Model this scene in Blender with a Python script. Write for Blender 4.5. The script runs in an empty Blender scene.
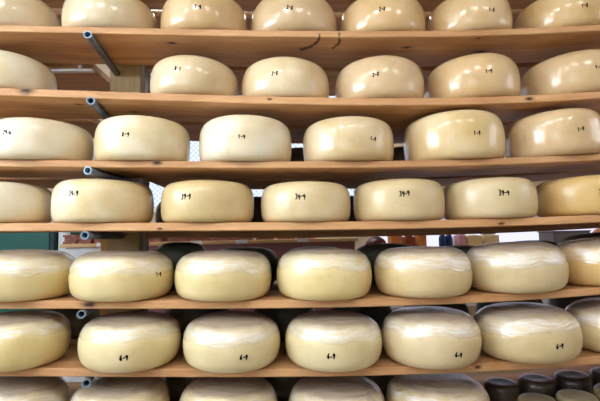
import bpy, bmesh, math, random
from mathutils import Vector, Matrix, noise

random.seed(7)
SC = bpy.context.scene
COL = SC.collection
EYE = 1.55                      # camera height above the floor
FRONT = 1.38                    # distance of the shelf fronts from the camera
PI = math.pi

# ------------------------------------------------------------------ helpers
def link(name, me, mat=None, parent=None, smooth=False):
    o = bpy.data.objects.new(name, me)
    COL.objects.link(o)
    if mat:
        me.materials.append(mat)
    if parent:
        o.parent = parent
    if smooth:
        for p in me.polygons:
            p.use_smooth = True
    return o

def tag(o, label=None, cat=None, group=None, kind=None):
    if label: o['label'] = label
    if cat: o['category'] = cat
    if group: o['group'] = group
    if kind: o['kind'] = kind
    return o

def bm_box(bm, x0, x1, y0, y1, z0, z1):
    vs = [bm.verts.new((x, y, z)) for x in (x0, x1) for y in (y0, y1) for z in (z0, z1)]
    for f in ((0, 1, 3, 2), (4, 6, 7, 5), (0, 4, 5, 1), (2, 3, 7, 6), (0, 2, 6, 4), (1, 5, 7, 3)):
        bm.faces.new([vs[i] for i in f])

def bm_done(name, bm, mat, parent=None, smooth=False, bevel=0.0):
    bmesh.ops.recalc_face_normals(bm, faces=bm.faces)
    me = bpy.data.meshes.new(name)
    bm.to_mesh(me); bm.free()
    o = link(name, me, mat, parent, smooth)
    if bevel:
        m = o.modifiers.new('bevel', 'BEVEL'); m.width = bevel; m.segments = 2; m.limit_method = 'ANGLE'
    return o

def box(name, x0, x1, y0, y1, z0, z1, mat, parent=None, bevel=0.0):
    bm = bmesh.new()
    bm_box(bm, x0, x1, y0, y1, z0, z1)
    return bm_done(name, bm, mat, parent, bevel=bevel)

def local_box(name, cx, y, z, sx, sy, sz, mat, parent=None, bevel=0.0):
    """a box whose origin is the middle of its base"""
    o = box(name, -sx/2, sx/2, -sy/2, sy/2, 0, sz, mat, parent, bevel)
    o.location = (cx, y, z)
    return o

def tube_mesh(bm, p0, p1, r0, r1=None, seg=28, hollow=0.0):
    p0, p1 = Vector(p0), Vector(p1)
    d = (p1 - p0).normalized()
    a = d.orthogonal().normalized(); b = d.cross(a)
    r1 = r1 or r0
    def ring(c, r):
        return [bm.verts.new(c + a*math.cos(2*PI*i/seg)*r + b*math.sin(2*PI*i/seg)*r) for i in range(seg)]
    A, B = ring(p0, r0), ring(p1, r1)
    for i in range(seg):
        j = (i+1) % seg
        bm.faces.new((A[i], A[j], B[j], B[i]))
    if hollow:
        C, E = ring(p0, hollow), ring(p1, hollow)
        for i in range(seg):
            j = (i+1) % seg
            bm.faces.new((C[j], C[i], E[i], E[j]))
            bm.faces.new((A[j], A[i], C[i], C[j]))
            bm.faces.new((B[i], B[j], E[j], E[i]))
    else:
        bm.faces.new(A[::-1]); bm.faces.new(B)

# ---------------------------------------------------------------- materials
class NT:
    def __init__(s, name):
        s.m = bpy.data.materials.new(name); s.m.use_nodes = True
        s.t = s.m.node_tree; s.t.nodes.clear()
        s.out = s.t.nodes.new('ShaderNodeOutputMaterial')
    def n(s, kind, ins=None, **kw):
        x = s.t.nodes.new('ShaderNode' + kind)
        for k, v in kw.items(): setattr(x, k, v)
        for k, v in (ins or {}).items():
            if isinstance(v, bpy.types.NodeSocket): s.t.links.new(v, x.inputs[k])
            else: x.inputs[k].default_value = v
        return x
    def ramp(s, fac, stops):
        x = s.t.nodes.new('ShaderNodeValToRGB')
        s.t.links.new(fac, x.inputs[0])
        e = x.color_ramp.elements
        while len(e) < len(stops): e.new(.5)
        for el, (p, c) in zip(e, stops):
            el.position = p
            el.color = (c, c, c, 1) if isinstance(c, (int, float)) else (*c, 1)
        return x.outputs[0]
    def mix(s, fac, a, b, mode='MIX'):
        x = s.t.nodes.new('ShaderNodeMix'); x.data_type = 'RGBA'; x.blend_type = mode
        for i, v in ((0, fac), (6, a), (7, b)):
            if isinstance(v, bpy.types.NodeSocket): s.t.links.new(v, x.inputs[i])
            elif i == 0: x.inputs[0].default_value = v
            else: x.inputs[i].default_value = (*v, 1)
        return x.outputs[2]
    def math(s, op, a, b=0.0):
        x = s.t.nodes.new('ShaderNodeMath'); x.operation = op
        for i, v in ((0, a), (1, b)):
            if isinstance(v, bpy.types.NodeSocket): s.t.links.new(v, x.inputs[i])
            else: x.inputs[i].default_value = v
        return x.outputs[0]
    def shade(s, sh):
        s.t.links.new(sh, s.out.inputs[0]); return s.m

def lin(r, g, b):
    f = lambda c: (c/255/12.92) if c <= 10 else ((c/255+.055)/1.055)**2.4
    return (f(r), f(g), f(b))

def plain(name, col, rough=.6, spec=.4, metal=0.0, var=.12, scale=18):
    k = NT(name)
    tc = k.n('TexCoord')
    nz = k.n('TexNoise', {'Vector': tc.outputs['Object'], 'Scale': scale, 'Detail': 4.0})
    c = k.mix(nz.outputs[0], tuple(v*(1-var) for v in col), tuple(min(1, v*(1+var)) for v in col))
    b = k.n('BsdfPrincipled', {'Base Color': c, 'Roughness': rough, 'Specular IOR Level': spec, 'Metallic': metal})
    return k.shade(b.outputs[0])

def glow(name, col, strength):
    k = NT(name)
    e = k.n('Emission', {'Color': (*col, 1), 'Strength': strength})
    return k.shade(e.outputs[0])

def cheese(name, c_lo, c_hi, c_bloom, bloom, rough=.30, coat=.55, coat_r=.10, wrap=0.0):
    """waxed rind: two tones of yellow in soft clouds, patches of paler bloom, small flecks, fine dimples;
    wrap: the rind under crinkled cling film, whitened in streaks for its folds and its painted-in sheen, top browned for shelf shade"""
    k = NT(name)
    tc = k.n('TexCoord'); oi = k.n('ObjectInfo')
    rn = k.n('SeparateColor', {0: oi.outputs['Color']})          # two numbers of each wheel's own
    rnd, rnd2 = rn.outputs[0], rn.outputs[1]
    off = k.n('CombineXYZ', {'X': k.math('MULTIPLY', rnd, 37.0), 'Y': k.math('MULTIPLY', rnd2, 11.0), 'Z': 0.0})
    p = k.n('VectorMath', {0: tc.outputs['Object'], 1: off.outputs[0]}, operation='ADD').outputs[0]
    clouds = k.n('TexNoise', {'Vector': p, 'Scale': 9.0, 'Detail': 5.0, 'Roughness': .55}).outputs[0]
    patch = k.n('TexNoise', {'Vector': p, 'Scale': 4.0, 'Detail': 3.0, 'Roughness': .5, 'Distortion': .6}).outputs[0]
    fine = k.n('TexNoise', {'Vector': p, 'Scale': 70.0, 'Detail': 4.0, 'Roughness': .6}).outputs[0]
    c = k.mix(k.ramp(clouds, [(.32, 0), (.68, 1)]), c_lo, c_hi)
    c = k.mix(k.math('MULTIPLY', k.ramp(patch, [(.45, 0), (.62, 1)]), bloom), c, c_bloom)
    c = k.mix(k.math('MULTIPLY', k.ramp(fine, [(.56, 0), (.72, 1)]), .22), c, tuple(v*.72 for v in c_lo))
    # batches differ a little in tone
    c = k.n('HueSaturation', {'Color': c, 'Hue': .5, 'Saturation': k.math('ADD', .86, k.math('MULTIPLY', rnd, .24)),
                              'Value': k.math('ADD', .95, k.math('MULTIPLY', rnd2, .08))}).outputs[0]
    big = k.n('TexNoise', {'Vector': p, 'Scale': 13.0, 'Detail': 3.0}).outputs[0]
    h = k.math('ADD', k.math('MULTIPLY', big, .7), k.math('MULTIPLY', fine, .10))
    st, dist = .16, .012
    if wrap:
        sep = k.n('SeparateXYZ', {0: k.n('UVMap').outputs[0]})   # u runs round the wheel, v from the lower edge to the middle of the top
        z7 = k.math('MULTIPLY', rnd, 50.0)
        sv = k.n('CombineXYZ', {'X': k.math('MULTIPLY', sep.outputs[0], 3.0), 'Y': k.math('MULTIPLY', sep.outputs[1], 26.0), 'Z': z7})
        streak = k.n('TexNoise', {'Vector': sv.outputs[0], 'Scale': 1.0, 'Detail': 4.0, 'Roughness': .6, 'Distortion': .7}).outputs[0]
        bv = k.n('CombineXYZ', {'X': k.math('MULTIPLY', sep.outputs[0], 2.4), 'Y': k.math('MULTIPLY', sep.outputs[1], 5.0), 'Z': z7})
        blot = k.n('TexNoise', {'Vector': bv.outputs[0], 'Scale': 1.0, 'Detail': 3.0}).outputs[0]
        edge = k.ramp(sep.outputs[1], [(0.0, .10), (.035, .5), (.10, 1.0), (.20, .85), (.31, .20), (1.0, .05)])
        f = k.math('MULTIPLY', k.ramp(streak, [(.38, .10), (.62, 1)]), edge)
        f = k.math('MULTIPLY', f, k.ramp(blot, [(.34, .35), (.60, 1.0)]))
        # shelf shade and its brown reflection painted into the flat top, in fold rings
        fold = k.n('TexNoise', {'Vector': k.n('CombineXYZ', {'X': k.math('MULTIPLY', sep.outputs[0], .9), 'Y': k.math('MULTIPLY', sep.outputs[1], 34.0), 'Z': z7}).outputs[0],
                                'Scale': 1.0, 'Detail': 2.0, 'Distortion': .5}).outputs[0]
        top_shade = k.math('MULTIPLY', k.ramp(sep.outputs[1], [(.21, 0), (.34, 1)]), k.ramp(fold, [(.36, .95), (.60, .74)]))
        c = k.mix(top_shade, c, (.31, .245, .205))
        c = k.mix(k.math('MINIMUM', k.math('MULTIPLY', f, wrap), .92), c, (.80, .83, .93))  # bluish white: film folds plus the film's sheen, painted into the colour
        h = k.math('ADD', h, k.math('ADD', k.math('MULTIPLY', streak, .9), k.math('MULTIPLY', blot, .5)))
        st, dist = .34, .012
    bp = k.n('Bump', {'Height': h, 'Strength': st, 'Distance': dist})
    b = k.n('BsdfPrincipled', {'Base Color': c, 'Roughness': rough, 'Specular IOR Level': .45, 'Normal': bp.outputs[0],
                               'Coat Weight': coat, 'Coat Roughness': coat_r, 'Coat Normal': bp.outputs[0], 'Coat IOR': 2.0 if wrap else 1.5,
                               'Subsurface Weight': .12, 'Subsurface Radius': (.02, .012, .006), 'Subsurface Scale': .4})
    return k.shade(b.outputs[0])

def wood(name, dark, light, knots=(), rough=.55, grain=1.0, axis='X', tint=None):
    """planed softwood, grain along one axis; knots: (x, y, z, size) in object space, brown eyes with a stretched halo"""
    k = NT(name)
    tc = k.n('TexCoord')
    co = tc.outputs['Object']
    sc = {'X': (1.1, 17.0, 17.0), 'Z': (17.0, 17.0, 1.1), 'Y': (17.0, 1.1, 17.0)}[axis]
    mp = k.n('Mapping', {'Vector': co, 'Scale': sc})
    warp = k.n('TexNoise', {'Vector': co, 'Scale': 2.2, 'Detail': 2.0}).outputs[1]
    wp = k.n('VectorMath', {0: mp.outputs[0], 1: k.n('VectorMath', {0: warp, 'Scale': 1.6}, operation='SCALE').outputs[0]}, operation='ADD').outputs[0]
    g1 = k.n('TexNoise', {'Vector': wp, 'Scale': 1.0, 'Detail': 3.0, 'Roughness': .55}).outputs[0]
    g2 = k.n('TexNoise', {'Vector': wp, 'Scale': 5.0, 'Detail': 4.0, 'Roughness': .6}).outputs[0]
    f = k.math('ADD', k.math('MULTIPLY', g1, .7), k.math('MULTIPLY', g2, .3))
    c = k.mix(k.ramp(f, [(.5-.16/grain, 0), (.5+.16/grain, 1)]), dark, light)
    for (kx, ky, kz, r, *el) in knots:
        d = k.n('VectorMath', {0: co, 1: (kx, ky, kz)}, operation='SUBTRACT').outputs[0]
        s_ = k.n('VectorMath', {0: d, 1: ((el[0] if el else .45)/r, .9/r, 1/r)}, operation='MULTIPLY').outputs[0]
        l = k.n('VectorMath', {0: s_}, operation='LENGTH').outputs['Value']
        l = k.math('ADD', l, k.math('MULTIPLY', k.math('SUBTRACT', g2, .5), .8))
        c = k.mix(k.ramp(l, [(.30, 1), (.62, .35), (1.0, 0)]), c, tuple(v*.13 for v in dark))
    bp = k.n('Bump', {'Height': g2, 'Strength': .18, 'Distance': .004})
    b = k.n('BsdfPrincipled', {'Base Color': c, 'Roughness': rough, 'Specular IOR Level': .3, 'Normal': bp.outputs[0]})
    return k.shade(b.outputs[0])

M = {}
M['tan']   = cheese('rind_tan',   (.56, .37, .17), (.68, .485, .255), (.73, .56, .35), .45)
M['cream'] = cheese('rind_cream', (.62, .46, .23), (.74, .59, .35), (.79, .68, .48), .55)
M['white'] = cheese('rind_bloomed', (.68, .54, .29), (.78, .68, .45), (.82, .77, .64), .70, .34, .40, .2)
YOUNG = ((.66, .53, .25), (.75, .63, .34), (.79, .70, .45), .40)
YELLOW = ((.60, .47, .25), (.73, .60, .36), (.78, .68, .48), .45)
AMBER = ((.58, .38, .14), (.66, .46, .20), (.72, .55, .30), .3)
M['yellow'] = cheese('rind_yellow', *YELLOW, .36, .32, .22)
GOLD = ((.55, .41, .18), (.66, .52, .27), (.71, .58, .36), .35)
M['gold'] = cheese('rind_gold', *GOLD, .36, .32, .2)
M['amber'] = cheese('rind_amber', *AMBER, .36, .32, .2)
M['young'] = cheese('rind_young', *YOUNG, .34, .35, .14)
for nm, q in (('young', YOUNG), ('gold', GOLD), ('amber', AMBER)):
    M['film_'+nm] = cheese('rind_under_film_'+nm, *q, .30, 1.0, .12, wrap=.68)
M['ink'] = plain('black_ink', (.006, .006, .008), .9, .05)
M['herb'] = cheese('rind_herb_grey', (.055, .060, .044), (.15, .155, .115), (.30, .30, .25), .65, .45, .25, .25)
M['black'] = cheese('rind_black_wax', (.034, .024, .020), (.075, .056, .043), (.19, .15, .09), .55, .38, .35, .2)
M['olive'] = cheese('rind_olive_brown', (.13, .10, .045), (.24, .19, .09), (.30, .24, .13), .45, .42, .3, .2)
M['steel'] = plain('dull_steel_pipe', (.15, .17, .195), .42, .5, .75, .25, 40)
M['pipe_in'] = plain('blue_lit_bore', (.14, .32, .52), .45, .5, 0, .2, 40)  # bluish light inside the bore, given as its colour
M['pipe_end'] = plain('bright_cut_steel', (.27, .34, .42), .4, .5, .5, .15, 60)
PINE_D, PINE_L = (.42, .20, .080), (.71, .42, .21)

# --------------------------------------------------------------- camera
yaw, pitch, roll = 0.033945706, 0.088314576, -0.022225998
cy, sy = math.cos(yaw), math.sin(yaw)
cp, sp = math.cos(pitch), math.sin(pitch)
right = Vector((cy, -sy, 0)); ah = Vector((sy, cy, 0))
fwd = ah*cp + Vector((0, 0, 1))*sp
up = -ah*sp + Vector((0, 0, 1))*cp
r2 = right*math.cos(roll) + up*math.sin(roll)
u2 = -right*math.sin(roll) + up*math.cos(roll)
cam_d = bpy.data.cameras.new('camera')
cam_d.sensor_width = 36; cam_d.lens = 411.68567*36/600
cam_d.clip_start = .05
cam = bpy.data.objects.new('camera', cam_d); COL.objects.link(cam)
m = Matrix((r2, u2, -fwd)).transposed().to_4x4(); m.translation = (0, 0, EYE)
cam.matrix_world = m
SC.camera = cam

# --------------------------------------------------------------- shelves
# every plank sags under its load: height of the upper face against x (cubic), thickness
SHELF = {
    'A': ([0.00934, 0.01727, -0.01757, 0.71998], 0.0236),
    'B': ([0.01222, 0.02214, -0.03291, 0.48204], 0.0262),
    'C': ([0.00693, 0.01461, -0.01488, 0.25635], 0.0233),
    'D': ([0.00552, 0.0096, -0.01346, 0.05038], 0.0271),
    'E': ([0.00947, 0.01869, -0.01582, -0.20696], 0.0255),
    'F': ([0.00992, 0.02077, -0.02393, -0.42586], 0.0255),
    'G': ([0.00992, 0.02077, -0.02393, -0.67086], 0.0255),
}
SHELF['H'] = ([.008, .016, -.014, .957], .0245)
G_DROP = 0
def ztop(k, x):
    xx = max(-1.12, min(1.30, x))
    a, b, c, d = SHELF[k][0]
    z = ((a*xx+b)*xx+c)*xx+d
    s = (3*a*xx+2*b)*xx+c
    return EYE + z + s*(x-xx)
def slope(k, x):
    return (ztop(k, x+.002)-ztop(k, x-.002))/.004

def plank(name, k, x0, x1, y0, y1, mat, dz=0.0, thick=None):
    """a sagging board with softened long edges"""
    th = thick or SHELF[k][1]
    e = .0025
    sec = [(y0+e, 0), (y0, -e), (y0, -th+e), (y0+e, -th), (y1-e, -th), (y1, -th+e), (y1, -e), (y1-e, 0)]
    n = max(6, int((x1-x0)/.05))
    bm = bmesh.new(); rings = []
    z_org = ztop(k, (x0+x1)/2)+dz
    x_org = (x0+x1)/2
    for i in range(n+1):
        x = x0+(x1-x0)*i/n
        z = ztop(k, x)+dz
        rings.append([bm.verts.new((x-x_org, y-y0, z+w-z_org)) for y, w in sec])
    for a, b in zip(rings, rings[1:]):
        for i in range(8):
            j = (i+1) % 8
            bm.faces.new((a[i], a[j], b[j], b[i]))
    bm.faces.new(rings[0][::-1]); bm.faces.new(rings[-1])
    o = bm_done(name, bm, mat)
    o.location = (x_org, y0, z_org)
    return o

XA, XB = -1.75, 2.05
XO = (XA+XB)/2
FW, GAP, RW = .26, .04, .30      # front plank, slot behind it, rear plank
# knots given as (x, depth behind the front, z below upper face, size)
KN = {
 'H': [],
 'A': [(.128, .005, -.02, .016, 2.4), (.124, .03, -.024, .017, 2.4), (.113, .055, -.024, .017, 1.9), (.095, .078, -.024, .017, 1.5), (.07, .095, -.024, .014, .8), (.197, .005, -.014, .016, 2.4), (.203, .03, -.024, .016, 2.4), (.199, .055, -.024, .016, 2.2), (.186, .08, -.024, .014, 1.7), (-.40, .06, -.024, .012), (.46, .08, -.024, .014), (.76, .13, -.024, .018), (.70, .02, -.024, .008)],
 'B': [(-.87, 0.0, -.006, .020), (-.73, .07, -.026, .011), (-.56, .14, -.026, .012), (-.05, 0, -.010, .006), (.86, 0.0, -.013, .012), (.28, .16, -.026, .010), (-.25, .20, -.026, .014)],
 'C': [(-.43, 0.0, -.006, .013), (.15, .10, -.023, .010)],
 'D': [(-.42, 0, -.020, .006), (.73, 0, -.018, .009)],
 'E': [(-.64, 0, -.010, .016), (.20, .05, 0, .008)],
 'F': [(.62, 0, -.010, .010)],
 'G': [],
}
SHELF_WORDS = {
 'H': 'pine shelf plank overhead, only its underside showing above the uppermost cheeses',
 'A': 'long pine shelf plank under the uppermost row of cheeses, dark crack underneath',
 'B': 'long pine shelf plank, second from the top, dark knot in its front edge',
 'C': 'long pine shelf plank, third from the top, under the whitish bloomed wheels',
 'D': 'long pine shelf plank at eye level under the wheels inked 39-9',
 'E': 'long pine shelf plank under the upper row of film-wrapped wheels',
 'F': 'long pine shelf plank under the film-wrapped wheels inked 6-9',
 'G': 'lowest pine shelf plank, under the bottom row of wrapped wheels and small dark cheeses',
}
REAR_WORDS = {
 'H': 'rear pine plank overhead behind the slot of the uppermost shelf',
 'A': 'rear pine plank behind the shelf with cropped wheels',
 'B': 'rear pine plank behind the wheels of the second shelf down',
 'C': 'rear pine plank behind the whitish wheels of the third shelf down',
 'D': 'rear pine plank, set slightly lower, behind the wheels inked 39-9',
 'E': 'rear pine plank carrying the grey herb wheels',
 'F': 'rear pine plank behind the film-wrapped wheels inked 6-9',
 'G': 'rear pine plank behind the bottom row of cheeses',
}
REAR_DZ = {'D': -.026}
m_rear = wood('old_pine', (.30, .15, .075), (.50, .29, .15), rough=.6)
for k in 'HABCDEFG':
    zc = ztop(k, XO)
    # the plank's object space starts at its middle: turn the knots into it
    kn = [(x-XO, y, ztop(k, x)+z-zc, r, *el) for (x, y, z, r, *el) in KN[k]]
    crack = [q for q in kn if len(q) > 4]
    kn += [tuple((u+v)/2 for u, v in zip(p, q)) for p, q in zip(crack, crack[1:]) if abs(p[0]-q[0]) < .06]
    var = random.uniform(.92, 1.06)
    mt = wood('pine_'+k, tuple(c*var for c in PINE_D), tuple(c*var for c in PINE_L), kn)
    o = plank('shelf_plank', k, XA, XB, FRONT, FRONT+FW, mt)
    tag(o, SHELF_WORDS[k], 'shelf', 'front shelf planks')
    y0 = FRONT+FW+GAP
    for x0, x1, side in ((XA, -.79, 'left of'), (-.565, XB, 'right of')):
        if k == 'D' and x0 == XA: continue
        o = plank('rear_shelf_plank', k, x0, x1, y0, y0+RW, m_rear, REAR_DZ.get(k, 0), .026)
        tag(o, REAR_WORDS[k] + (', left of post' if x0 == XA else ''), 'shelf', 'rear shelf planks')

# --------------------------------------------------------------- post and pipes
m_post = wood('post_wood', (.40, .29, .14), (.66, .55, .32), axis='Z', rough=.6)
def post(x0, x1, y0, y1, label):
    o = box('rack_post', -(x1-x0)/2, (x1-x0)/2, -(y1-y0)/2, (y1-y0)/2, 0, 3.2, m_post, bevel=.003)
    o.location = ((x0+x1)/2, (y0+y1)/2, 0)
    return tag(o, label, 'post')
post(-.727, -.600, 1.695, 1.815, 'square wooden rack post behind the shelf fronts where the steel pipes end')
bm = bmesh.new(); tube_mesh(bm, (0, 0, 0), (0, 0, 3.2), .0125)
o = bm_done('upright_pipe', bm, plain('grey_paint_pipe', (.34, .32, .31), .5), smooth=True)
o.location = (-.580, 1.720, 0)
tag(o, 'thin grey upright pipe running alongside the wooden rack post', 'pipe')

PIPES = [('A', -.661, -.698, 'first below the shelf of cropped wheels'), ('B', -.646, -.700, 'under the second shelf down'),
         ('C', -.650, -.612, 'above the wheel inked 39-9 beside the post'), ('D', -.655, -.668, 'beside the stacked brown sheets'),
         ('E', -.660, -.735, 'just above a film-wrapped wheel inked 6-9'), ('F', -.639, -.735, 'lowest, over the bottom wrapped wheels')]
PR = .0132
for k, xf, xr, words in PIPES:
    zf = ztop(k, xf)-SHELF[k][1]-PR-.0008
    zr = ztop(k, xr)-SHELF[k][1]-PR-.0008
    yf, yr = 1.362, 1.694
    bm = bmesh.new()
    tube_mesh(bm, (0, .0015, 0), (xr-xf, yr-yf, zr-zf), PR, hollow=PR*.72)
    o = bm_done('support_pipe', bm, M['steel'], smooth=False)
    for p in o.data.polygons: p.use_smooth = True
    o.location = (xf, yf, zf)
    tag(o, 'dark steel support pipe with open end, ' + words, 'pipe', 'steel pipes under the shelves')
    d = Vector((xr-xf, yr-yf, zr-zf)).normalized()
    bm = bmesh.new()
    tube_mesh(bm, -d*.0012, d*.004, PR*1.03, hollow=PR*.76)
    c = bm_done('pipe_mouth', bm, M['pipe_end'], o); c['label'] = 'bright bluish cut rim of the pipe'
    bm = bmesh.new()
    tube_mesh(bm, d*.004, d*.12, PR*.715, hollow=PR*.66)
    c = bm_done('pipe_bore', bm, M['pipe_in'], o); c['label'] = 'pipe bore coloured as if lit blue'

# --------------------------------------------------------------- cheese wheels
CT = [(0,0),(.5,0),(.76,0),(.865,.03),(.945,.115),(.985,.25),(1,.42),(.993,.56),(.965,.7),(.905,.82),(.80,.91),(.66,.965),(.5,.985),(.25,.998),(0,1)]
def crom(pts, n):
    P = [pts[0]] + list(pts) + [pts[-1]]; out = []
    for i in range(1, len(P)-2):
        p0, p1, p2, p3 = P[i-1:i+3]
        for j in range(n):
            t = j/n
            out.append(tuple(.5*((2*b)+(-a+c)*t+(2*a-5*b+4*c-d)*t*t+(-a+3*b-3*c+d)*t**3) for a, b, c, d in zip(p0, p1, p2, p3)))
    out.append(pts[-1])
    return [(max(0, r), min(1, max(0, z))) for r, z in out]
CB = [(0,0),(.5,0),(.80,0),(.90,.022),(.965,.09),(.992,.22),(1,.42),(.997,.58),(.982,.72),(.94,.845),(.86,.93),(.74,.972),(.56,.988),(.28,.998),(0,1)]
CD = [(0,0),(.5,0),(.72,0),(.84,.035),(.93,.13),(.98,.27),(1,.43),(.99,.56),(.957,.685),(.89,.80),(.785,.885),(.65,.94),(.49,.970),(.25,.992),(0,1)]
BOX = dict(A=.2, B=.3, C=.8, D=.9, E=.7, F=.2, G=.2)
def profile(k):
    t = BOX[k]
    if k in 'EFG': return crom([tuple((1-t)*a+t*b for a, b in zip(p, q)) for p, q in zip(CD, CT)], 3)
    return crom([tuple((1-t)*a+t*b for a, b in zip(p, q)) for p, q in zip(CT, CB)], 3)
PROF = profile('A')
def prof_rho(z):
    for (r0, z0), (r1, z1) in zip(PROF[6:], PROF[7:]):
        if z0 <= z <= z1 and z1 > z0:
            return r0+(r1-r0)*(z-z0)/(z1-z0)
    return .9
SEG = 80
class Shape:
    """the slightly uneven body of one wheel"""
    def __init__(s, r, h, seed):
        q = random.Random(seed)
        s.r, s.h = r, h
        s.a = [(n, q.uniform(0, 2*PI), q.uniform(.001, .004)) for n in (2, 3, 5)]
        s.tilt = (q.uniform(-.006, .006), q.uniform(-.006, .006))
        s.dish = q.uniform(-.01, .012)
    def pt(s, rho, z, ph, off=0.0):
        w = 1+sum(a*math.sin(n*ph+f) for n, f, a in s.a)*min(1, rho*1.2)
        x, y = s.r*rho*w*math.cos(ph), s.r*rho*w*math.sin(ph)
        zz = s.h*z*(1 + (s.tilt[0]*math.cos(ph)+s.tilt[1]*math.sin(ph))*rho) - s.h*s.dish*max(0, z-.9)*10*(1-rho)
        return Vector((x, y, zz))

def lathe(name, prof, S, mat, parent=None, seg=SEG):
    vs, fs, rows_ = [], [], []
    for rho, z in prof:
        if rho < 1e-6:
            rows_.append([len(vs)]); vs.append(S.pt(0, z, 0))
        else:
            rows_.append(list(range(len(vs), len(vs)+seg)))
            vs += [S.pt(rho, z, 2*PI*i/seg) for i in range(seg)]
    for a, b in zip(rows_, rows_[1:]):
        for i in range(seg):
            j = (i+1) % seg
            if len(a) == 1: fs.append((a[0], b[j], b[i]))
            elif len(b) == 1: fs.append((a[i], a[j], b[0]))
            else: fs.append((a[i], a[j], b[j], b[i]))
    me = bpy.data.meshes.new(name)
    me.from_pydata([tuple(v) for v in vs], [], fs)
    return link(name, me, mat, parent, True)

def film(S, parent, mat, seed, low=.60):
    """plastic wrap over the top and shoulder, its lower edge wandering round the side"""
    q = random.Random(seed)
    ph0 = [q.uniform(0, 2*PI) for _ in range(5)]
    up_prof = [p for p in PROF if p[1] > .3]
    n = 30
    vs, fs, uvs = [], [], []
    for i in range(SEG+1):
        ph = 2*PI*i/SEG
        lo = low + .050*math.sin(ph+ph0[0]) + .025*math.sin(3*ph+ph0[1]) + .018*math.sin(7*ph+ph0[2]) + .010*math.sin(17*ph+ph0[3])
        path = [(prof_rho(lo), lo)] + [p for p in PROF if p[1] > lo+.004 and (p[1] > .5)]
        cum = [0.0]
        for (r0, z0), (r1, z1) in zip(path, path[1:]):
            cum.append(cum[-1]+math.hypot((r1-r0)*S.r, (z1-z0)*S.h))
        for j in range(n+1):
            t = j/n
            d = t*cum[-1]
            q_ = max(i for i in range(len(cum)-1) if cum[i] <= d+1e-9)
            w_ = min(1.0, (d-cum[q_])/max(1e-9, cum[q_+1]-cum[q_]))
            rho = path[q_][0]+(path[q_+1][0]-path[q_][0])*w_
            z = path[q_][1]+(path[q_+1][1]-path[q_][1])*w_
            p = S.pt(max(rho, .004), z, ph)
            rip = (.0008+.0004*math.sin(40*t+3*math.sin(ph*2+ph0[4])))*min(1, t*14+.12)
            rad = Vector((math.cos(ph), math.sin(ph), 0))
            tilt = min(1, max(0, (z-.5)/.46))
            p += (rad*(1-tilt)+Vector((0, 0, 1))*tilt).normalized()*rip
            vs.append(tuple(p)); uvs.append((i/SEG*2*PI, t))
    for i in range(SEG):
        for j in range(n):
            a = i*(n+1)+j
            fs.append((a, a+n+1, a+n+2, a+1))
    me = bpy.data.meshes.new('plastic_film')
    me.from_pydata(vs, [], fs)
    ul = me.uv_layers.new(name='UVMap')
    for lp in me.loops:
        u, v = uvs[lp.vertex_index]
        ul.data[lp.index].uv = (abs(((u/PI) % 2)-1)*3.0, v)
    return link('plastic_film', me, mat, parent, True)

STROKES = {
 '1': [[(.12, .72), (.34, 1), (.32, 0)]],
 '2': [[(.05, .78), (.18, .97), (.42, .97), (.52, .75), (.38, .45), (.05, .03), (.60, .05)]],
 '3': [[(.05, .92), (.33, 1), (.54, .80), (.28, .55), (.56, .32), (.36, .02), (.05, .10)]],
 '4': [[(.16, 1), (.06, .45), (.58, .45)], [(.46, .85), (.42, 0)]],
 '6': [[(.50, 1), (.20, .68), (.07, .28), (.28, 0), (.54, .20), (.36, .48), (.10, .32)]],
 '8': [[(.50, .82), (.28, 1), (.10, .78), (.50, .28), (.30, 0), (.08, .24), (.50, .82)]],
 '9': [[(.52, .78), (.30, .50), (.08, .72), (.28, 1), (.52, .80), (.48, .35), (.30, 0)]],
 '-': [[(.0, .46), (.56, .52)]],
}
def ink(S, parent, text, ph0, z0, hgt, wr, seed):
    q = random.Random(seed)
    adv = {'-': .40 if len(text) > 3 else .46}; NW = .72
    tot = sum(adv.get(c, .50 if len(text) > 3 else .60) for c in text)*hgt
    bm = bmesh.new(); x = -tot/2
    rot = q.uniform(-.10, .02)
    def on(u, v):
        u, v = u*math.cos(rot)-v*math.sin(rot), u*math.sin(rot)+v*math.cos(rot)
        z = min(.9, z0+v/S.h*.97)
        rho = prof_rho(z)
        ph = ph0+u/(S.r*rho)
        return S.pt(rho, z, ph), Vector((math.cos(ph), math.sin(ph), .25*(z-.42))).normalized()
    for c in text:
        jit = q.uniform(-.12, .12)*hgt
        hh = hgt*q.uniform(.88, 1.08)
        for st in STROKES[c]:
            pts = []
            for (a, b) in zip(st, st[1:]):
                for s_ in range(4):
                    t = s_/4
                    pts.append((x+(a[0]+(b[0]-a[0])*t)*hgt*NW, (a[1]+(b[1]-a[1])*t-.5)*hh+jit))
            pts.append((x+st[-1][0]*hgt*NW, (st[-1][1]-.5)*hh+jit))
            sm = [pts[0]] + [tuple((p[i]+2*m_[i]+n_[i])/4 for i in (0, 1)) for p, m_, n_ in zip(pts, pts[1:], pts[2:])] + [pts[-1]]
            P = [on(*p) for p in sm]
            prev = None
            for i, (p, nn) in enumerate(P):
                d = (P[min(i+1, len(P)-1)][0]-P[max(i-1, 0)][0]).normalized()
                sd = d.cross(nn).normalized()
                ends = .7 if i in (0, len(P)-1) else 1
                ring = [bm.verts.new(p+sd*wr*ends*a+nn*b) for a, b in ((-1, .0002), (-.55, .0011), (.55, .0011), (1, .0002), (0, -.0004))]
                if prev:
                    for s_ in range(5):
                        t = (s_+1) % 5
                        bm.faces.new((prev[s_], prev[t], ring[t], ring[s_]))
                else: bm.faces.new(ring[::-1])
                prev = ring
            bm.faces.new(prev)
        x += adv.get(c, .50 if len(text) > 3 else .60)*hgt
    return bm_done('inked_date', bm, M['ink'], parent)

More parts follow.
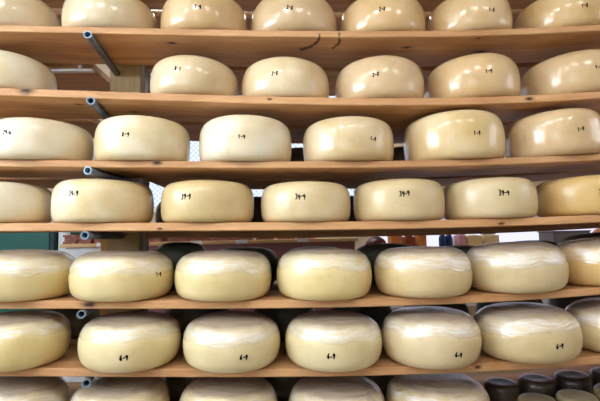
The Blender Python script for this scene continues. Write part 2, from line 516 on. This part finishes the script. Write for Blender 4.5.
WHEELS = [
    ('A', 0, -1.0243, 0.1633, 0.165, -0.02, None),
    ('A', 1, -0.6529, 0.168, 0.165, -0.02, None),
    ('A', 2, -0.299, 0.1612, 0.165, -0.02, ('1-8', 4.768, 0.424)),
    ('A', 3, 0.0422, 0.165, 0.165, -0.02, ('2-8', 4.611, 0.432)),
    ('A', 4, 0.3851, 0.1628, 0.165, -0.02, ('2-8', 4.491, 0.424)),
    ('A', 5, 0.722, 0.1548, 0.165, -0.02, ('1-8', 4.818, 0.358)),
    ('A', 6, 1.0968, 0.1621, 0.165, -0.02, ('1-8', 4.591, 0.378)),
    ('B', 0, -1.0247, 0.1561, 0.1523, -0.02, None),
    ('B', 1, -0.3366, 0.1607, 0.1535, -0.02, ('8-1', 4.561, 0.519)),
    ('B', 2, 0.0041, 0.1646, 0.1595, -0.02, ('2-8', 4.491, 0.471)),
    ('B', 3, 0.3634, 0.1678, 0.1697, -0.02, ('2-8', 4.436, 0.455)),
    ('B', 4, 0.7265, 0.1705, 0.176, -0.02, ('1-9', 4.637, 0.475)),
    ('B', 5, 1.1208, 0.1711, 0.1719, -0.02, ('1-8', 4.647, 0.467)),
    ('C', 0, -0.8784, 0.1647, 0.1481, -0.045, ('29-4', 4.581, 0.539)),
    ('C', 1, -0.5163, 0.1637, 0.1599, -0.045, ('8-9', 4.692, 0.491)),
    ('C', 2, -0.1455, 0.1688, 0.1657, -0.045, ('1-9', 4.732, 0.444)),
    ('C', 3, 0.2332, 0.1671, 0.1605, -0.045, ('1-9', 5.1, 0.416)),
    ('C', 4, 0.6341, 0.1792, 0.1792, -0.045, ('1-9', 4.783, 0.436)),
    ('C', 5, 1.0107, 0.162, 0.1694, -0.045, ('1-9', 4.677, 0.467)),
    ('D', 0, -1.0209, 0.1611, 0.1432, -0.035, None),
    ('D', 1, -0.6599, 0.1685, 0.1522, -0.035, ('39-9', 4.536, 0.611)),
    ('D', 2, -0.2843, 0.1648, 0.1472, -0.035, ('39-9', 4.441, 0.566)),
    ('D', 3, 0.071, 0.1636, 0.1426, -0.035, ('39-9', 4.561, 0.57)),
    ('D', 4, 0.4145, 0.1638, 0.1479, -0.035, ('39-9', 4.581, 0.586)),
    ('D', 5, 0.7531, 0.1632, 0.1457, -0.035, ('39-9', 4.571, 0.566)),
    ('D', 6, 1.1203, 0.1641, 0.1424, -0.035, ('39-9', 4.466, 0.54)),
    ('E', 0, -0.9114, 0.1646, 0.16, -0.07, None),
    ('E', 1, -0.5754, 0.1685, 0.1596, -0.07, ('1-9', 5.78, 0.524)),
    ('E', 2, -0.2253, 0.167, 0.1606, -0.07, None),
    ('E', 3, 0.1287, 0.1684, 0.1657, -0.07, None),
    ('E', 4, 0.4813, 0.1684, 0.1649, -0.07, None),
    ('E', 5, 0.8198, 0.1671, 0.1638, -0.07, None),
    ('E', 6, 1.1568, 0.1656, 0.1561, -0.07, None),
    ('F', 0, -0.912, 0.1564, 0.1584, -0.085, None),
    ('F', 1, -0.5385, 0.1637, 0.1565, -0.085, ('6-9', 4.944, 0.359)),
    ('F', 2, -0.1958, 0.1652, 0.1587, -0.085, ('6-9', 5.06, 0.355)),
    ('F', 3, 0.1525, 0.1667, 0.1608, -0.085, ('6-9', 4.571, 0.367)),
    ('F', 4, 0.4938, 0.1668, 0.1685, -0.085, ('6-9', 4.919, 0.319)),
    ('F', 5, 0.8361, 0.1698, 0.1665, -0.085, ('6-9', 4.798, 0.391)),
    ('F', 6, 1.1789, 0.1685, 0.1594, -0.085, None),
    ('G', 0, -0.9186, 0.1498, 0.1832, -0.05, None),
    ('G', 1, -0.584, 0.161, 0.1791, -0.05, None),
    ('G', 2, -0.2167, 0.1705, 0.1753, -0.05, None),
    ('G', 3, 0.1618, 0.1703, 0.1723, -0.05, None),
    ('G', 4, 0.5229, 0.1787, 0.1693, -0.05, None),
]
ORD = ['first', 'second', 'third', 'fourth', 'fifth', 'sixth', 'seventh']
ROWS = {  # mark height, stroke, group, where
 'A': (.0145, .0015, 'cropped wheels on the upper shelf', 'on topmost visible shelf'),
 'B': (.0150, .0015, 'wheels on the second shelf down', 'on second shelf down'),
 'C': (.0155, .0015, 'wheels on the third shelf down', 'on third shelf down'),
 'D': (.0185, .0018, 'wheels on the eye-level shelf', 'on eye-level shelf'),
 'E': (.0150, .0017, 'wrapped wheels below eye level', 'just below eye level'),
 'F': (.0155, .0021, 'wrapped wheels on the shelf of 6-9 wheels', 'on second lowest shelf'),
 'G': (.0170, .0020, 'wrapped wheels on the lowest shelf', 'on lowest shelf'),
}
def look(k, i):
    if k == 'A': return ('cream', 'cream') if i < 2 else ('tan', 'tan')
    if k == 'B': return ('white', 'whitish') if i == 0 else (('cream', 'cream') if i < 3 else ('tan', 'tan'))
    if k == 'C': return ('white', 'whitish') if i in (0, 1, 2) else (('cream', 'cream') if i in (3, 4) else ('tan', 'tan'))
    if k == 'D': return ('amber', 'amber') if i == 6 else (('white', 'pale') if i < 2 else (('yellow', 'yellow') if i < 4 else ('gold', 'golden')))
    if k == 'E': return ('amber', 'amber wrapped') if i == 6 else (('gold', 'golden wrapped') if i > 3 else ('young', 'pale wrapped'))
    return ('young', 'pale wrapped') if i < 4 else ('gold', 'golden wrapped')
for n, (k, i, X, r, h, dl, mk) in enumerate(WHEELS):
    PROF = profile(k)
    mt, word = look(k, i)
    S = Shape(r, h, 100+n)
    o = lathe('cheese_wheel', PROF, S, M[mt])
    o.location = (X, FRONT+r+dl, ztop(k, X)+.0012)
    o.rotation_euler = (0, -math.atan(slope(k, X)), 0)
    o.color = (random.random(), random.random(), 0, 1)
    hg, wr, grp, where = ROWS[k]
    txt = ''
    if mk:
        if k == 'B' and i == 5 or k == 'D' and i == 6:
            pass
        ink(S, o, mk[0], mk[1], mk[2], hg, wr, 300+n)
        txt = ' inked ' + mk[0]
    if k in 'EFG':
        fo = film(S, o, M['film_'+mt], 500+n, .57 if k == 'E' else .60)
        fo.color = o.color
    tag(o, '%s cheese wheel%s, %s from left %s' % (word, txt, ORD[i], where), 'cheese', grp)

# wheels standing behind the front row
PROF = profile('F')
def back_wheel(k, X, Y, r, h, mat, label, grp, dz=0.0):
    S = Shape(r, h, int(1000*(X+5))+ord(k))
    o = lathe('cheese_wheel', PROF, S, M[mat], seg=56)
    o.location = (X, Y, ztop(k, X)+dz+.0015)
    o.rotation_euler = (0, -math.atan(slope(k, X)), 0)
    o.color = (random.random(), random.random(), 0, 1)
    return tag(o, label, 'cheese', grp)
EB = [(-.472, .122, .185, 'peeking over the wrapped wheel right beside the post'),
      (-.188, .150, .165, 'behind the third wrapped wheel from the left'),
      (.128, .153, .165, 'behind the fourth wrapped wheel from the left'),
      (.440, .150, .172, 'between the fourth and fifth wrapped wheels'),
      (.752, .152, .150, 'between the fifth and sixth wrapped wheels'),
      (1.085, .155, .148, 'behind the sixth wrapped wheel from the left'),
      (1.420, .155, .155, 'behind the amber wrapped wheel at the far right')]
for X, r, h, w in EB:
    back_wheel('E', X, 1.845, r, h, 'herb', 'dark grey green herb cheese wheel ' + w, 'herb wheels on the rear plank')
for X, w in ((-.462, 'first gap right of the post'), (-.140, 'gap between third and fourth wheels inked 39-9'), (.318, 'gap between fourth and fifth wheels inked 39-9')):
    back_wheel('D', X, 1.895, .130, .160, 'black', 'dark wax cheese wheel seen in the ' + w, 'dark wheels behind the eye-level shelf', REAR_DZ['D'])
for X, w in ((.066, 'gap between third and fourth wheels'), (.552, 'gap between fourth and fifth wheels')):
    back_wheel('C', X, 1.895, .130, .150, 'black', 'dark wax cheese wheel in the %s of the whitish row' % w, 'dark wheels behind the third shelf')

for X, w in ((-.93, 'gap beside the pipe above the 6-9 wheels'), (-.40, 'gap between second and third wheels inked 6-9'), (-.02, 'gap between third and fourth wheels inked 6-9'), (.325, 'gap between fourth and fifth wheels inked 6-9'), (.66, 'gap between fifth and sixth wheels inked 6-9'), (1.0, 'gap right of the sixth wheel inked 6-9'), (1.34, 'gap behind the seventh wheel of the 6-9 shelf')):
    back_wheel('F', X, 1.86, .140, .155, 'herb', 'added dark herb cheese wheel deep in the ' + w, 'added dark wheels behind the 6-9 wheels')  # wheels added to darken the gaps behind this row
for X, w in ((-.40, 'second and third'), (-.03, 'third and fourth'), (.345, 'fourth and fifth')):
    back_wheel('G', X, 1.86, .140, .165, 'black', 'added dark cheese wheel deep behind the %s wheels of the lowest shelf' % w, 'added dark wheels behind the lowest shelf')  # added as well, to keep the lowest gaps dark
# small dark cheeses at the right end of the lowest shelf
for X, Y, r, h, mat, w in ((.815, 1.615, .064, .098, 'black', 'black, rear row, nearest the big wrapped wheels'),
                        (.955, 1.615, .066, .103, 'black', 'black, rear row, second from the big wheels'),
                        (1.098, 1.610, .067, .105, 'black', 'black, rear row, third from the big wheels'),
                        (1.242, 1.610, .065, .105, 'black', 'black, rear row, cut by the right edge'),
                        (.862, 1.460, .065, .092, 'olive', 'olive brown, front row, nearest the big wrapped wheels'),
                        (1.003, 1.460, .066, .094, 'olive', 'olive brown, front row, second from the big wheels'),
                        (1.142, 1.458, .066, .105, 'olive', 'olive brown, front row, cut by the right edge')):
    S = Shape(r, h, int(X*1000))
    o = lathe('small_cheese', [(0, 0), (.7, 0), (.86, .02), (.94, .08), (.985, .22), (1, .45), (.985, .72), (.95, .88), (.88, .965), (.78, .995), (.6, 1.0), (.3, .99), (0, .985)], S, M[mat], seg=48)
    o.color = (random.random(), random.random(), 0, 1)
    o.location = (X, Y, ztop('G', X)+.0012)
    o.rotation_euler = (0, -math.atan(slope('G', X)), 0)
    tag(o, 'small round cheese, ' + w, 'cheese', 'small dark cheeses on the lowest shelf')

# --------------------------------------------------------------- what shows behind the rack
m_lightwood = wood('light_wood', (.62, .38, .18), (.80, .56, .31))
m_mauve = plain('mauve_panel', lin(150, 105, 110), .6, .3)
m_green = plain('green_paint', lin(22, 92, 84), .5, .35, 0, .15, 3)
m_dkgreen = plain('dark_green_edge', lin(18, 44, 46), .5, .3)
m_whitep = plain('white_paint', lin(220, 224, 232), .5, .3)
m_slab = plain('brown_sheet', lin(150, 92, 78), .55, .35, 0, .35, 30)
m_tag = plain('paper_tag', lin(236, 238, 244), .7, .1)
m_orange = plain('orange_card', lin(226, 150, 88), .6, .3)
m_red = plain('rust_card', lin(150, 84, 62), .6, .3)
m_maroon = plain('maroon_wax', lin(74, 16, 30), .3, .5)
m_blue = plain('blue_glass', lin(28, 56, 128), .25, .5)
m_pink = plain('pink_plush', lin(226, 178, 196), .9, .1)
m_creamp = plain('cream_card', lin(250, 226, 176), .6, .3)
m_ltgrey = plain('grey_tray', lin(112, 106, 116), .5, .3)

def E_(z): return EYE+z
# dark green cupboard and the white upright next to it
g = box('green_cupboard', -.42, .42, -.2, .2, 0, E_(.10), m_green, bevel=.006)
g.location = (-2.068, 3.2, 0)
tag(g, 'dark green cupboard showing under the eye-level shelf at far left', 'cupboard')
d = box('door', -.38, .385, -.012, 0, .12, E_(.075), m_green, g, .004); d.location = (0, -.2, 0)
bm = bmesh.new()
for a in ((-.42, -.39, -.014, 0, .05, E_(.10)), (.39, .42, -.014, 0, .05, E_(.10)), (-.39, .39, -.014, 0, E_(.078), E_(.10)), (-.39, .39, -.014, 0, .05, .1)):
    bm_box(bm, *a)
f = bm_done('edge_trim', bm, m_dkgreen, g); f.location = (0, -.2, 0); f['label'] = 'near-black green edge strip'
u = local_box('white_upright', -1.606, 3.04, 0, .055, .06, 2.3, m_whitep, bevel=.004)
tag(u, 'white painted upright beside the green cupboard', 'post')

# short stud on the left of the rack post
s_ = local_box('wooden_stud', -.7405, 1.730, 0, .026, .06, E_(.012), wood('stud_wood', (.66, .36, .15), (.80, .50, .24), axis='Z'), bevel=.002)
tag(s_, 'narrow orange wooden stud against the side of the rack post', 'post')
b_ = box('batten', -.13, .115, -.012, .012, 0, .011, m_whitep, bevel=.002)
b_.location = (-.895, 1.665, ztop('A', -.895)-SHELF['A'][1]-.026)
tag(b_, 'thin whitish batten below the slot of the upper shelf, left of post', 'batten')
h_ = box('hanger', -.006, .006, -.005, .005, .011, .030, m_whitep, b_); h_.location = (.06, 0, 0)

# counter with stacks of brown slabs
c = bpy.data.objects.new('counter', None); COL.objects.link(c); c.location = (-.45, 2.78, 0)
tag(c, 'wooden counter with mauve front seen through the gap below eye level', 'counter')
CTZ = E_(-.012)
box('counter_top', -.94, .90, -.2, .2, CTZ-.022, CTZ, m_lightwood, c, .003)
box('front_panel', -.46, .88, -.17, -.15, .05, CTZ-.022, m_mauve, c)
p = box('side_panel', -.92, -.47, -.17, -.15, .05, CTZ-.022, m_whitep, c); p['label'] = 'white panel at the counter end'
for x in (-.90, .86):
    for y in (-.13, .17):
        box('leg', x-.018, x+.018, y-.018, y+.018, 0, CTZ-.022, m_lightwood, c)
slab_me = None
slots = [(-1.355, 4, .085), (-1.265, 4, .085), (-1.175, 4, .085), (-.84, 3, .12), (-.70, 4, .12), (-.56, 3, .13), (-.42, 3, .12), (-.28, 3, .13), (-.14, 2, .12), (.00, 2, .12), (.13, 1, .12)]
for (x, nl, w_) in slots:
    for l in range(nl):
        if slab_me is None:
            bm = bmesh.new(); bm_box(bm, -.062, .062, -.09, .09, 0, .0135)
            bmesh.ops.subdivide_edges(bm, edges=bm.edges[:], cuts=4, use_grid_fill=True)
            for v in bm.verts:
                nz = noise.noise_vector(v.co*30)
                v.co.x += nz.x*.004; v.co.y += nz.y*.006
            o = bm_done('brown_sheet', bm, m_slab, bevel=.002); slab_me = o
        else:
            o = slab_me.copy(); COL.objects.link(o)
        o.location = (x+random.uniform(-.006, .006), 2.72+random.uniform(-.01, .01), CTZ+.0003+l*.0142)
        o.scale = (w_/.13, 1, 1)
        tag(o, 'flat reddish brown sheet in the low stacks on the counter', 'sheet', 'brown sheets stacked on the counter')
tag0 = None
for x, w in ((-1.13, 'beside the first slabs, left of the post'), (-.56, 'between the slab stacks'), (-.28, 'over the fourth wrapped wheel'), (.10, 'at the counter end')):
    if tag0 is None:
        t = box('price_tag', -.036, .036, -.003, 0, 0, .024, m_tag, c); tag0 = t; t['label'] = 'white paper price tag'
    else:
        t = tag0.copy(); COL.objects.link(t)
    t.location = (x+.45, -.2005, CTZ-.021)

# table of colourful goods further right
t = bpy.data.objects.new('display_table', None); COL.objects.link(t); t.location = (1.42, 2.75, 0)
TZ = E_(-.125)
tag(t, 'display table with coloured goods seen below the eye-level shelf', 'table')
box('table_top', -.92, .95, -.25, .25, TZ-.03, TZ, m_lightwood, t, .004)
for x in (-.86, .89):
    for y in (-.2, .2):
        box('leg', x-.025, x+.025, y-.025, y+.025, 0, TZ-.03, m_lightwood, t)
def ball(name, x, y, z, r, rz, mat, lab, cat, group=None):
    bm = bmesh.new()
    bmesh.ops.create_uvsphere(bm, u_segments=24, v_segments=14, radius=r)
    for v in bm.verts:
        v.co.z = max(-r*.92, v.co.z)*rz/r+rz*.92
    o = bm_done(name, bm, mat, smooth=True); o.location = (x, y, z)
    return tag(o, lab, cat, group)
mj = ball('waxed_cheese_ball', .575, 2.66, TZ, .07, .062, m_maroon, 'dark maroon waxed ball cheese beside the orange cartons', 'cheese')
bm = bmesh.new(); tube_mesh(bm, (0, 0, .112), (0.01, 0, .135), .006, .004, 10); bm_done('knot', bm, m_maroon, mj, True)
def carton(x, w_, h_, mat, lab):
    o = local_box('carton', x, 2.66, TZ, w_, .09, h_, mat, bevel=.003)
    box('closure', -w_*.3, w_*.3, -.03, .03, h_, h_+.006, mat, o, .002)
    return tag(o, lab, 'carton', 'cartons on the display table')
carton(.70, .075, .118, m_orange, 'orange carton beside the maroon cheese')
carton(.79, .062, .112, m_red, 'rust brown carton between two orange cartons')
carton(.865, .055, .120, m_orange, 'narrow orange carton beside the bright window')
carton(1.125, .050, .112, m_pink, 'pink carton beside the blue bottle')
carton(1.205, .090, .108, m_creamp, 'cream carton next to the pink one')
carton(1.315, .100, .110, m_creamp, 'broad cream carton with a blue box on top')
bx = local_box('blue_box', 1.315, 2.66, TZ+.1165, .08, .05, .022, m_blue, bevel=.002)
tag(bx, 'small blue box lying on the broad cream carton', 'box')
def bottle(x, lab):
    prof = [(0, 0), (.9, 0), (1, .04), (1, .62), (.8, .74), (.36, .82), (.36, .95), (.42, .96), (.42, 1), (0, 1)]
    vs, fs = [], []
    for r_, z_ in prof:
        for i in range(20):
            a = 2*PI*i/20; vs.append((.024*r_*math.cos(a), .024*r_*math.sin(a), .15*z_))
    for a in range(len(prof)-1):
        for i in range(20):
            j = (i+1) % 20
            fs.append((a*20+i, a*20+j, a*20+20+j, a*20+20+i))
    me = bpy.data.meshes.new('bottle'); me.from_pydata(vs, [], fs)
    o = link('bottle', me, m_blue, None, True); o.location = (x, 2.66, TZ)
    bm = bmesh.new(); tube_mesh(bm, (0, 0, .1502), (0, 0, .162), .011, seg=16); bm_done('cap', bm, m_whitep, o, True)
    return tag(o, lab, 'bottle')
bottle(1.055, 'dark blue bottle beside the pink carton')
bottle(1.012, 'dark blue bottle next to the bright window gap')
tr = local_box('grey_tray', 1.82, 2.66, TZ, .24, .16, .118, m_ltgrey, bevel=.004)
tag(tr, 'flat grey box beside the pink plush toy', 'box')
box('lid', -.125, .125, -.085, .085, .118, .128, m_ltgrey, tr, .003)
pk = ball('plush_ball', 2.16, 2.66, TZ, .13, .085, m_pink, 'round pink plush with an orange nose at the far right', 'toy')
bm = bmesh.new(); bmesh.ops.create_uvsphere(bm, u_segments=16, v_segments=10, radius=.04)
nz_ = bm_done('nose', bm, m_orange, pk, True); nz_.location = (-.115, -.045, .10); nz_['label'] = 'orange nose'
# --------------------------------------------------------------- the room
m_wall = plain('warm_plaster', lin(206, 186, 160), .8, .2, 0, .06, 5)
m_wall2 = plain('light_plaster', lin(196, 186, 172), .8, .2, 0, .05, 5)
m_ceil = plain('white_ceiling', lin(235, 233, 228), .8, .2, 0, .03, 4)
m_floor = plain('grey_tiles', lin(150, 138, 125), .5, .4, 0, .12, 3)
m_frame = plain('white_frame', lin(228, 230, 234), .4, .4)
RX0, RX1, RY0, RY1, RH = -3.3, 3.4, -3.2, 3.45, 3.25
T = .12
def st(o): o['kind'] = 'structure'; return o
st(box('floor', RX0-T, RX1+T, RY0-T, RY1+T, -.1, 0, m_floor))
st(box('ceiling', RX0-T, RX1+T, RY0-T, RY1+T, RH, RH+.1, m_ceil))
st(box('wall_back', RX0-T, RX1+T, RY1, RY1+T, 0, RH, m_wall))
st(box('wall_front', RX0-T, RX1+T, RY0-T, RY0, 0, RH, m_wall2))
st(box('wall_left', RX0-T, RX0, RY0, RY1, 0, RH, m_wall2))
st(box('wall_right', RX1, RX1+T, RY0, RY1, 0, RH, m_wall2))
m_day = glow('daylight_pane', (.78, .89, 1.0), 17.0)
m_day_r = glow('daylight_pane_soft', (.92, .95, 1.0), 3.2)
m_day_f = glow('daylight_pane_front', (.84, .92, 1.0), 4.0)
m_back = glow('daylight_pane_back', (.72, .84, 1.0), 1.15)
m_shop = glow('daylight_pane_shop', (.80, .80, 1.0), .95)
def window(n, axis, at, a0, a1, z0, z1, pane, side, lattice=False, cols=2, rows=2):
    """a glazed frame on a wall; axis 'x': the wall faces along x"""
    fr = .05
    bm = bmesh.new()
    def bar(a, b, c, d, t=.03):
        if axis == 'x': bm_box(bm, min(at, at+side*t), max(at, at+side*t), a, b, c, d)
        else: bm_box(bm, a, b, min(at, at+side*t), max(at, at+side*t), c, d)
    bar(a0, a1, z0, z0+fr); bar(a0, a1, z1-fr, z1); bar(a0, a0+fr, z0, z1); bar(a1-fr, a1, z0, z1)
    if not lattice:
        for i in range(1, cols):
            x = a0+(a1-a0)*i/cols; bar(x-.018, x+.018, z0, z1, .025)
        for i in range(1, rows):
            z = z0+(z1-z0)*i/rows; bar(a0, a1, z-.015, z+.015, .025)
    w = st(bm_done('window_%d' % n, bm, m_frame))
    t = .008
    if axis == 'x': p = box('pane', min(at, at+side*t), max(at, at+side*t), a0+fr, a1-fr, z0+fr, z1-fr, pane, w)
    else: p = box('pane', a0+fr, a1-fr, min(at, at+side*t), max(at, at+side*t), z0+fr, z1-fr, pane, w)
    if lattice:          # diamond lattice of thin leads
        bm = bmesh.new(); s_ = .042; yy = at+side*.014
        k = a0-(z1-z0)
        while k < a1:
            for sg in (1, -1):
                xa, za, xb, zb = (k, z0, k+(z1-z0), z1) if sg > 0 else (k, z1, k+(z1-z0), z0)
                # clip to the opening
                if xa < a0+fr: za += (zb-za)*(a0+fr-xa)/(xb-xa); xa = a0+fr
                if xb > a1-fr: zb -= (zb-za)*(xb-(a1-fr))/(xb-xa); xb = a1-fr
                if xb-xa > .02: tube_mesh(bm, (xa, yy, za), (xb, yy, zb), 0.0022, seg=6)
            k += s_
        bm_done('lattice', bm, plain('lead_strips', (.40, .50, .66), .5), w)
    return w
window(1, 'x', RX0, -1.7, .75, 1.95, 3.1, m_day, 1, cols=3)
window(2, 'x', RX1, .05, 1.55, 1.9, 2.95, m_day_r, -1)
window(3, 'y', RY0, -2.4, -.5, 2.0, 3.0, m_day_f, 1, cols=3)
window(4, 'y', RY1, -1.35, .62, 1.78, 3.1, m_back, -1, lattice=True)
window(5, 'y', RY1, .72, 3.0, .95, 1.72, m_shop, -1, cols=3, rows=1)
m_lamp = glow('lamp_diffuser', (1.0, .94, .87), 16.0)
m_lamp2 = glow('lamp_diffuser_bright', (1.0, .98, .95), 33.0)
m_lamp3 = glow('lamp_diffuser_rear', (1.0, .95, .89), 13.0)
for x, y, sx, sy, w in ((-1.65, -.45, .50, .34, 'nearest the pipes end of the rack'), (-.62, -.45, .50, .34, 'second from the pipes end of the rack'),
                        (.42, -.45, .50, .34, 'third from the pipes end of the rack'), (1.45, -.45, .50, .34, 'above the small dark cheeses end'),
                        (-.2, 2.75, 1.6, .25, 'behind the cheese rack')):
    o = local_box('ceiling_light', x, y, RH-.05, sx+.06, sy+.06, .05, m_frame)
    tag(o, 'flat white rectangular ceiling light ' + w, 'light', 'ceiling lights')
    d = box('diffuser', -sx/2, sx/2, -sy/2, sy/2, -.006, 0.0, m_lamp3 if y > 1 else (m_lamp2 if x < -.5 else m_lamp), o)

# --------------------------------------------------------------- world, view
w = bpy.data.worlds.new('world'); SC.world = w; w.use_nodes = True
w.node_tree.nodes['Background'].inputs[0].default_value = (.8, .88, 1, 1)
w.node_tree.nodes['Background'].inputs[1].default_value = .3
SC.view_settings.view_transform = 'Standard'
SC.view_settings.look = 'None'
SC.view_settings.gamma = 1
SC.view_settings.use_curve_mapping = False
SC.view_settings.exposure = 0.30
SC.cycles.max_bounces = 8
SC.cycles.diffuse_bounces = 4
SC.cycles.transparent_max_bounces = 12
SC.cycles.caustics_reflective = False
SC.cycles.caustics_refractive = False
SC.cycles.sample_clamp_indirect = 6.0
try:
    SC.cycles.use_denoising = True
except Exception: pass
